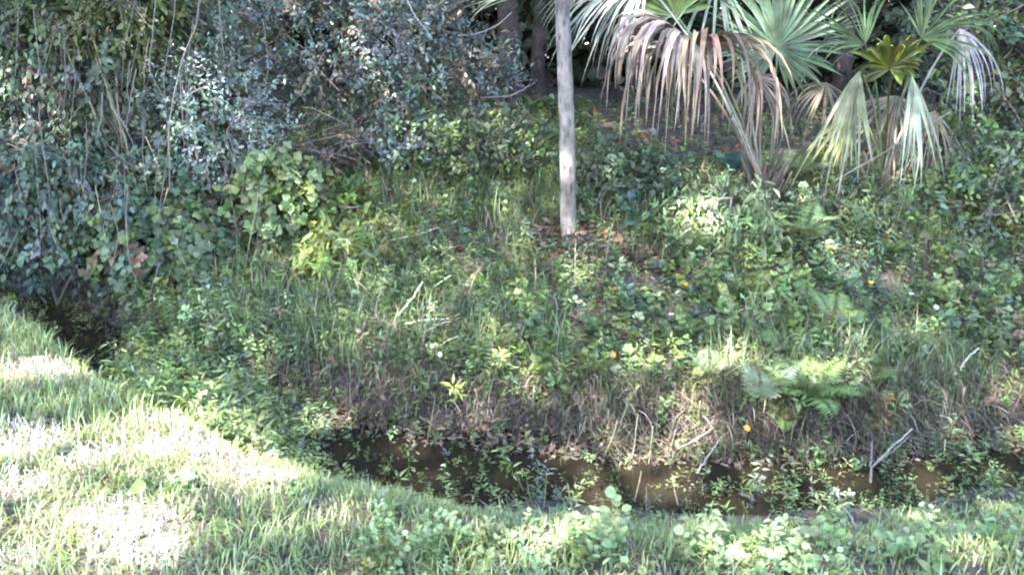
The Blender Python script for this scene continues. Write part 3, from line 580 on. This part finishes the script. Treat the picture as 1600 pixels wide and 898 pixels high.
palm('upright fan palm with one round grey-green fan facing the camera', bB, [
    dict(H=pp(1214, 74, Yb-.1), D=(.02, -.15, 1), Nn=(0, -.95, .1), L=.74, nseg=44, A=2.75, grav=.10, fused=.36, col=PG, wid=.046, label='round grey-green fan facing the camera', sagp=0, jitter=.03),
    dict(H=pp(1290, 60, Yb+.5), D=(.3, .1, .9), Nn=(0, -.9, .1), L=.55, nseg=18, A=1.6, grav=.5, fused=.2, col=(.05, .06, .035), wid=.02, jitter=.15),
])
Yc = 6.9; bC = np.array([pp(1385, 230, Yc+.3)[0], Yc+.3, 0]); bC[2] = th(bC[0], bC[1])
palm('fan palm with yellow-green folded fan and drooping fronds near the right edge', bC, [
    dict(H=pp(1390, 108, Yc-.2), D=(.0, -.35, .8), Nn=(0, -.95, .25), L=.38, nseg=26, A=2.0, grav=.9, fused=.6, col=(.058, .066, .012), wid=.055, jitter=.09, label='yellow-green fan folded in the middle'),
    dict(H=pp(1342, 112, Yc-.25), D=(-.16, -.25, -.95), Nn=(-.2, -.9, .2), L=.95, nseg=16, A=.40, grav=.35, fused=.15, col=(.13, .135, .08), wid=.03, jitter=.09, label='pale olive frond hanging down'),
    dict(H=pp(1425, 120, Yc-.3), D=(.08, -.3, -.9), Nn=(0, -.9, .2), L=.85, nseg=14, A=.2, grav=.45, fused=.15, col=(.15, .165, .115), wid=.026, jitter=.09, label='pale drooping frond with sunlit tips'),
    dict(H=pp(1400, 150, Yc+.3), D=(-.2, -.2, -.9), Nn=(0, -.9, .2), L=.8, nseg=24, A=1.3, grav=.8, fused=.1, col=(.11, .085, .065), wid=.022, label='shaggy dark brown dead frond', jitter=.15),
    dict(H=pp(1290, 130, Yc+.4), D=(-.3, -.2, -.7), Nn=(0, -.9, .2), L=.7, nseg=20, A=1.2, grav=.8, fused=.1, col=(.10, .08, .055), wid=.02, jitter=.15),
    dict(H=pp(1440, 60, Yc+.1), D=(.55, -.1, .65), Nn=(0, -.9, .3), L=.72, nseg=20, A=1.3, grav=.6, fused=.25, col=(.05, .075, .03), wid=.024, jitter=.12),
    dict(H=pp(1352, 70, Yc+.1), D=(-.5, -.1, .6), Nn=(0, -.9, .3), L=.7, nseg=18, A=1.2, grav=.5, fused=.25, col=(.05, .075, .03), wid=.022, jitter=.12),
    dict(H=pp(1500, 45, Yc+.2), D=(.3, -.3, -.8), Nn=(0, -.8, .5), L=.75, nseg=15, A=.7, grav=.6, fused=.05, col=(.24, .21, .22), wid=.02, label='thin shredded grey-brown dead frond'),
    dict(H=pp(1462, 175, Yc+.4), D=(-.1, -.1, -.95), Nn=(0, -.9, .2), L=.62, nseg=16, A=.8, grav=.3, fused=.1, col=(.17, .14, .10), wid=.018, label='small brown dead frond'),
    dict(H=pp(1330, 180, Yc+.1), D=(-.55, -.3, -.75), Nn=(-.1, -.9, .3), L=.45, nseg=9, A=.3, grav=.2, fused=.3, col=(.22, .24, .06), wid=.03),
])

# ------------------------------------------------------------ hanging vines, twigs and sticks
def stick(name, label, cat, pts, r, col, group=None, k=5, mat=M_wood):
    pts = np.array(pts, float); n = max(12, 5*len(pts)); q = np.linspace(0, 1, n); s_ = np.linspace(0, 1, len(pts))
    p = np.stack([np.interp(q, s_, pts[:, j]) for j in range(3)], 1); p[1:-1] = (p[:-2]+2*p[1:-1]+p[2:])/4; p[1:-1] = (p[:-2]+2*p[1:-1]+p[2:])/4
    p += rng.normal(0, r*.25, p.shape); m = MB(); m.tube(p, np.linspace(r, r*.55, n), jit(np.array(col), 1, .15, .03)[0], k)
    return tag(m.build(name, mat, None, pts[0]), label, cat, group)
VG = 'thin woody vines hanging in front of the left thicket'; vc = (.105, .095, .088)
for pl, r_, lab in [
    ([(314, -20), (308, 40), (285, 90), (272, 150), (263, 200), (266, 300)], .009, 'longest pale vine curving down right of the thicket centre'),
    ([(245, -20), (240, 40), (232, 110), (256, 152)], .007, 'pale vine ending in a short slanting tip near the top'),
    ([(275, -20), (272, 30), (255, 120), (262, 200)], .005, 'thin vine beside the longest vine'),
    ([(213, 108), (207, 140), (201, 172), (197, 200)], .006, 'short vertical vine in the middle of the thicket'),
    ([(160, 145), (159, 180), (152, 214)], .006, 'short vine left of the thicket middle'),
    ([(172, 165), (195, 195), (218, 245)], .006, 'slanting twig crossing the middle of the thicket'),
    ([(172, 230), (200, 255), (232, 278)], .005, 'slanting twig below the middle of the thicket'),
    ([(61, 160), (64, 210), (72, 260), (78, 310)], .007, 'vine hanging near the left edge'),
    ([(296, 125), (293, 170), (294, 210)], .005, 'short vine right of the longest vine'),
    ([(200, 300), (197, 340), (199, 380), (203, 415), (216, 445)], .007, 'lower vine reaching down to the broad vine leaves'),
    ([(173, 320), (186, 365), (180, 400), (172, 430)], .006, 'lower vine left of the broad vine leaves'),
    ([(203, 425), (190, 440), (170, 452)], .005, 'forked tip of a lower vine over the ditch'),
    ([(250, 410), (240, 440), (232, 470)], .004, 'lowest thin vine over the ditch'),
    ([(320, 135), (300, 145), (278, 165)], .006, 'slanting dead twig behind the longest vine'),
    ([(342, -10), (344, 40), (350, 90)], .006, 'vine at the right end of the thicket top'),
    ([(135, 190), (136, 240), (130, 300)], .004, 'thin vine over the teal leaves'), ([(100, 60), (103, 130), (98, 190)], .004, 'thin vine in the top left leaves'),
    ([(225, 200), (222, 240), (230, 300)], .004, 'thin vine just left of the longest vine')]:
    Y = rng.uniform(6.05, 6.35); stick('hanging_vine', lab, 'vine', [pp(a, b, Y+.05*math.sin(b)) for a, b in pl], r_*.75, vc, VG)
for k in range(34):
    a = rng.uniform(-60, 420); b = rng.uniform(-20, 380); Y = rng.uniform(6.2, 6.7); dx = rng.normal(0, 14); ln = rng.uniform(60, 200)
    stick('hanging_vine', 'fine grey vine lost among the leaves of the left thicket', 'vine', [pp(a, b, Y), pp(a+dx, b+ln*.5, Y), pp(a+dx*1.2+rng.normal(0, 8), b+ln, Y)], rng.uniform(.0022, .004), (.12, .105, .095), 'fine vines lost in the left thicket', 4)
stick('twig', 'arching bare twig crossing the dark forest gap', 'twig', [pp(715, 56, 8.3), pp(740, 55, 8.3), pp(775, 42, 8.3), pp(800, 20, 8.3)], .008, (.24, .21, .22))
stick('twig', 'bare grey branch at the right end of the grey-leaved shrub', 'twig', [pp(730, 158, 8.4), pp(760, 152, 8.4), pp(800, 150, 8.4), pp(835, 130, 8.4)], .010, (.2, .16, .16))
stick('twig', 'pale twig crossing the top of the grey-leaved shrub', 'twig', [pp(636, 0, 7.7), pp(650, 28, 7.7), pp(670, 52, 7.7)], .007, (.25, .24, .23))
for k in range(16):
    a = rng.uniform(460, 570); b = rng.uniform(170, 240)
    stick('twig', 'bare curled grey twig under the grey-leaved shrub', 'twig', [pp(a+(q-.5)*90*math.cos(k*1.7)+14*math.sin(q*3+k), b+q*q*38+4*math.sin(k+5*q), 7.4-.1*math.sin(q*3)) for q in (0, .25, .5, .75, 1)], rng.uniform(.002, .0038), (.13, .11, .11), 'bare twigs under the grey shrub', 4)
stick('dead_stalk', 'long pale dead stalk slanting across below the right palm', 'stalk', [pp(1305, 282, 6.5), pp(1370, 245, 6.5), pp(1430, 208, 6.5), pp(1485, 175, 6.6)], .006, (.13, .115, .095))
stick('dead_stalk', 'dead palm stalk leaning down right of the dead frond', 'stalk', [pp(1130, 140, 6.7), pp(1160, 205, 6.6), pp(1190, 275, 6.5)], .009, (.13, .12, .085))
stick('dead_stalk', 'second thinner dead stalk leaning beside the dead frond', 'stalk', [pp(1150, 110, 6.9), pp(1172, 170, 6.8), pp(1185, 240, 6.7)], .006, (.13, .11, .09))
def gst(name, lab, cat, pl, r_, col, lift=.12, group=None):
    g0 = gp(*pl[0]); Y = g0[1]; stick(name, lab, cat, [pp(a, b, Y-.12) for a, b in pl], r_, col, group)
SG = 'dead sticks lying on the slope'
for pl, r_, lab in [([(632, 506), (665, 500), (707, 498)], .009, 'pale bleached stick lying level in the middle of the slope'), ([(655, 522), (685, 507), (705, 500)], .006, 'thin stick joining the pale level stick'),
    ([(686, 540), (702, 530), (716, 525)], .005, 'short stick just below the pale level stick'), ([(622, 492), (645, 465), (660, 440)], .006, 'slanting stick above the pale level stick'),
    ([(610, 375), (650, 367), (685, 355)], .006, 'thin stick below the left side of the trunk'), ([(675, 450), (690, 440), (705, 430)], .006, 'short pale stick in the middle of the slope'),
    ([(560, 425), (575, 422), (588, 419)], .007, 'short bright stick near the yellow-green bush'), ([(1040, 385), (1058, 372), (1078, 357)], .009, 'forked pale stick right of the slender trunk'),
    ([(680, 380), (700, 385), (708, 400)], .004, 'curved dead stem under the trunk'), ([(1500, 575), (1515, 555), (1530, 543)], .007, 'short grey stick at the right of the slope')]:
    gst('stick', lab, 'stick', pl, r_, (.40, .37, .29), group=SG)
for pl, r_, lab in [([(1361, 752), (1361, 720), (1363, 690)], .007, 'upright broken grey stick at the right end of the ditch'), ([(1363, 730), (1390, 702), (1425, 670)], .007, 'slanting grey stick leaning on the right bank'),
    ([(1372, 722), (1400, 700), (1422, 680)], .004, 'thin stick beside the slanting grey stick'), ([(1340, 835), (1332, 810), (1318, 792)], .006, 'bent pale stem at the edge of the mud'),
    ([(1085, 745), (1105, 715), (1128, 680)], .006, 'pale root leaning over the far water edge'), ([(1060, 700), (1090, 685), (1115, 668)], .005, 'pale root in the bank under the orange flower')]:
    gst('stick', lab, 'stick', pl, r_, (.2, .18, .155), group='sticks and roots at the water')
for k, (a, b, dx, ln) in enumerate([(940, 720, 24, 60), (985, 730, 12, 85), (1012, 735, 8, 70), (895, 700, 22, 50), (850, 790, 4, 55), (835, 800, -12, 50), (820, 770, -14, 35), (895, 800, -8, 45), (992, 780, 10, 45), (1060, 790, -10, 50), (1010, 800, 0, 40), (655, 650, 32, -25), (668, 680, 12, 60), (950, 700, 15, 45), (1040, 720, 16, 50), (880, 715, 12, 40), (970, 660, 15, 48)]):
    gst('reed_stem', 'thin dry stem standing at the edge of the ditch water', 'stem', [(a, b), (a+dx*.6, b-ln*.5), (a+dx, b-ln)], .003, (.17, .155, .10), group='dry stems standing in the ditch')

# ------------------------------------------------------------ ferns
def fern(label, pos, L, nf, col, yaw=None, spread=6.283, group='ferns on the slope', tilt=0, ti=None):
    pos = np.array(pos, float); e = thing('fern', label, 'fern', pos, group)
    for k in range(nf):
        a = (yaw if yaw is not None else 0)+(k-(nf-1)/2)*spread/max(nf, 1)+rng.normal(0, .12); T = FERN[rng.integers(0, 3) if ti is None else ti]; m = MB()
        m.inst(T, np.zeros((1, 3)), rotz(np.array([a]))@rotx(np.array([rng.normal(-.05, .15)+tilt])), np.array([L*2*rng.uniform(.8, 1.1)]), jit(np.array(col), 1, .12, .04)[0]); m.build('frond', M_leaf, e)
    return e
PI = math.pi
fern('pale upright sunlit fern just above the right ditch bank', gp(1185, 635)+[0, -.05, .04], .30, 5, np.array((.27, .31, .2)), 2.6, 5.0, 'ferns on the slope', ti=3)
fern('large drooping green fern hanging over the ditch bank right of the pale fern', gp(1255, 650)+[0, 0, .05], .36, 16, G_MID*1.5)
fern('green fern low on the bank beside the large drooping fern', gp(1225, 665), .24, 9, G_MID*1.5)
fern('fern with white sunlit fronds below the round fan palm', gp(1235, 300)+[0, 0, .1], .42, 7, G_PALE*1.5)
fern('pale fern in the slope right of the feathery bush', gp(1255, 390)+[0, 0, .05], .40, 8, G_PALE*1.3)
fern('fern at the foot of the leaning dead stalk', gp(1150, 290)+[0, 0, .1], .36, 7, np.array((.07, .13, .10)))
fern('fern beside the feathery bush, nearer the trunk', gp(1080, 400), .36, 8, G_PALE)
fern('fern in the middle of the right slope', gp(1300, 520), .34, 8, G_MID*1.2)
fern('small fern left of the bright pale fern', gp(1110, 600), .26, 7, G_PALE)
for a, b, lb in [(1180, 470, 'small fern on the slope between the feathery bush and the pale upright fern'), (1350, 610, 'small fern low on the slope just right of the drooping fern'), (1420, 560, 'small fern on the right slope above the slanting grey stick'), (1010, 360, 'small fern just right of the slender trunk base'), (1480, 480, 'small fern furthest right in the slope cover'),
        (700, 260, 'small fern at the upper slope under the grey-leaved shrub'), (1060, 540, 'small fern right of the orange flower of the lower slope'), (1225, 560, 'small fern directly above the pale upright fern'), (1390, 400, 'small fern on the slope below the right palm')]:
    fern(lb, gp(a, b), .26, 6, G_MID*1.2, group='small ferns in the slope cover')

# ------------------------------------------------------------ single weeds standing out
def plant(name, label, cat, pos, kind, v, size, col, group, mat=M_leaf, n=3):
    e = thing(name, label, cat, pos, group)
    for k in range(n):
        m = MB(); T = SPR[kind][(v+k) % 4]
        m.inst(T, np.array([[rng.normal(0, .03)*(n > 1), rng.normal(0, .03)*(n > 1), -.01]]), rnd_rot(1, .2), np.array([size*rng.uniform(.8, 1.15)]), jit(np.array(col), 1, .12)[0]); m.build('shoot', mat, e)
    return e
for a, b, s_, c_, kd, lab in [(800, 470, 1.0, G_YEL*1.1, 'lan', 'bright yellow-green lance-leaved weed in the centre of the slope'), (830, 520, 1.1, G_YEL*1.2, 'lan', 'tall yellow-green weed just below centre'), (815, 540, .9, G_PALE*1.3, 'lan', 'pale lance-leaved weed below the tall yellow one'),
    (760, 250, 1.0, G_YEL, 'lan', 'yellow-green weed left of the trunk under the dark bush'), (780, 590, .9, G_YEL*1.1, 'ov', 'yellowish broad-leaved weed above the open water'), (1085, 640, .8, (.2, .19, .05), 'el', 'small yellow weed on the bank above the roots'),
    (1375, 670, .8, (.24, .17, .04), 'ov', 'orange-yellow leafed weed above the grey sticks'), (545, 700, .6, (.32, .30, .06), 'ov', 'yellow leaves at the left end of the open water'), (1540, 370, 1.0, (.17, .18, .04), 'lan', 'yellowish weed at the right of the slope'),
    (1000, 300, 1.1, (.07, .12, .10), 'lobe', 'broad blue-green leaves right of the trunk base'), (985, 370, 1.2, (.07, .12, .09), 'lobe', 'cluster of round blue-green leaves below the dark bush'), (470, 280, 1, G_PALE, 'lobe', 'pale lobed weed right of the yellow-green bush'),
    (715, 610, .8, G_PALE*1.2, 'ov', 'pale weed at the top of the left end of the water'), (860, 640, .7, G_YEL*1.1, 'ov', 'small bright weed on the dead grass overhang'), (640, 580, .9, G_PALE*1.2, 'ov', 'pale leafy weed on the slope foot'), (340, 480, 1, np.array((.08, .13, .10)), 'ov', 'blue-green weed at the foot of the broad vine leaves'),
    (400, 440, 1, np.array((.08, .13, .10)), 'ov', 'blue-green weed beside the vine clump'), (1290, 620, .9, G_PALE, 'ov', 'pale weed at the end of the drooping fern'), (1200, 420, .9, G_PALE*1.4, 'ov', 'pale broad weed below the pale fern')]:
    plant('weed', lab, 'weed', gp(a, b), kd, rng.integers(0, 4), s_, c_, 'single weeds standing out of the slope')
for k in range(44):
    a = rng.uniform(650, 1600); b = rng.uniform(815, 905)+max(0, (900-a)*.06)
    plant('round_leaved_weed', 'pale green round-leaved weed in the row along the bottom of the view', 'weed', gp(a, b), 'round' if k % 3 else 'ov', k, rng.uniform(.5, .8), BK1 if k % 2 else G_MID*1.5, 'round-leaved weeds along the near bank edge', n=2)
for a, b, s_, lb in [(925, 800, 1.3, 'tallest round-leaved weed standing up before the middle of the ditch water'), (940, 840, 1.2, 'round-leaved weed just below the tallest one before the ditch'), (885, 830, 1.2, 'round-leaved weed left of the tallest one before the ditch'), (1075, 845, 1.2, 'upright round-leaved weed standing before the bare mud')]:
    plant('round_leaved_weed', lb, 'weed', gp(a, b+25), 'round', 1, s_*.75, BK1, 'tall round-leaved weeds before the mud', n=2)
for k in range(26):
    a = rng.uniform(80, 640); b = rng.uniform(640, 890)
    plant('broad_leaved_weed', 'small broad-leaved weed in the grass of the near bank', 'weed', gp(a, b), 'rosette', k, rng.uniform(.4, .7), BK1, 'broad-leaved weeds in the bank grass', n=1)

# ------------------------------------------------------------ wildflowers
def flower(label, px, py, petal, core, r_=.017, h=.10, group='small daisy-like wildflowers', Y=None):
    g0 = gp(px, py); top = pp(px, py, g0[1]-.16); b = np.array([top[0]+rng.normal(0, .02), top[1]+.02, th(top[0], top[1]+.02)]); e = thing('wildflower', label, 'flower', b, group)
    s_ = MB(); s_.tube([b*0-[0, 0, .01], (top-b)*.5+[.01, 0, 0], top-b], .0018, (.10, .13, .05), 4); s_.build('stem', M_leaf, e)
    n = 7; an = np.arange(n)/n*6.283; up = nz(np.array([0, -.6, .8])+rng.normal(0, .2, 3)); x = nz(np.cross(up, [0, 1, .1])); y = np.cross(up, x)
    d = np.cos(an)[:, None]*x+np.sin(an)[:, None]*y; m = MB(); m.inst(L_ov, np.tile(top-b, (n, 1))+d*.003, frame(d, np.tile(up, (n, 1))), r_, np.tile(petal, (n, 1))); m.build('petals', M_petal, e)
    c = MB(); V = [top-b+up*.006]+[top-b+up*.002+(math.cos(t)*x+math.sin(t)*y)*r_*.36 for t in np.arange(8)/8*6.283]; c.add(V, [(0, 1+i, 1+(i+1) % 8) for i in range(8)], core); c.build('flower_centre', M_petal, e)
WH = (.78, .78, .74); OR = (.75, .30, .03); YE = (.7, .55, .08)
for a, b, pc, lab in [(1071, 443, OR, 'orange flower right of the red litter patch'), (1060, 458, WH, 'white flower just below the orange one'), (1130, 466, WH, 'bright white flower right of the orange one'), (1049, 490, WH, 'white flower below the red litter patch'),
    (958, 554, OR, 'orange flower at the middle of the lower slope'), (1361, 440, YE, 'yellow flower in the middle of the right slope'), (1424, 458, WH, 'white flower right of the yellow slope flower'), (1341, 592, WH, 'white flower low on the right slope'), (1168, 668, OR, 'orange flower on the bank under the fern'),
    (1112, 593, YE, 'pale yellow flower left of the bright fern'), (739, 431, YE, 'pale yellow flower left of centre'), (761, 446, WH, 'white flower just right of the pale yellow one'), (828, 328, YE, 'yellow flower left of the trunk base'), (898, 464, WH, 'small white flower at the centre of the slope'),
    (1305, 768, WH, 'large white flower at the right of the ditch'), (687, 553, WH, 'white flower below the level stick'), (1463, 480, WH, 'tiny white flower in the far right cover')]:
    flower(lab, a, b, np.array(pc), (.6, .4, .04), .026 if a == 1305 else .019)
m = None
def loneleaf(label, px, py, r_, col, up=(0, -.5, .85), T=L_round):
    p = gp(px, py); p = pp(px, py, p[1]-.04); m = MB(); m.inst(T, np.array([[0, 0, 0.]]), frame(np.array([[.8, .3, .25]]), np.array([up])), np.array([r_]), col)
    o = m.build('leaf', M_leaf, None); o.location = p; tag(o, label, 'leaf')
loneleaf('round grey-green leaf lying at the edge of the ditch water', 1000, 790, .055, (.16, .19, .11))
loneleaf('round white leaf at the near edge of the ditch', 868, 817, .025, (.5, .5, .45))
loneleaf('yellow leaf floating at the left end of the water', 541, 697, .05, (.6, .5, .12), T=L_ov)
loneleaf('large pale green leaf in the grass of the left bank', 203, 765, .06, (.25, .38, .08))
loneleaf('white leaf in the weeds at the bottom right', 1148, 868, .035, (.5, .53, .47))
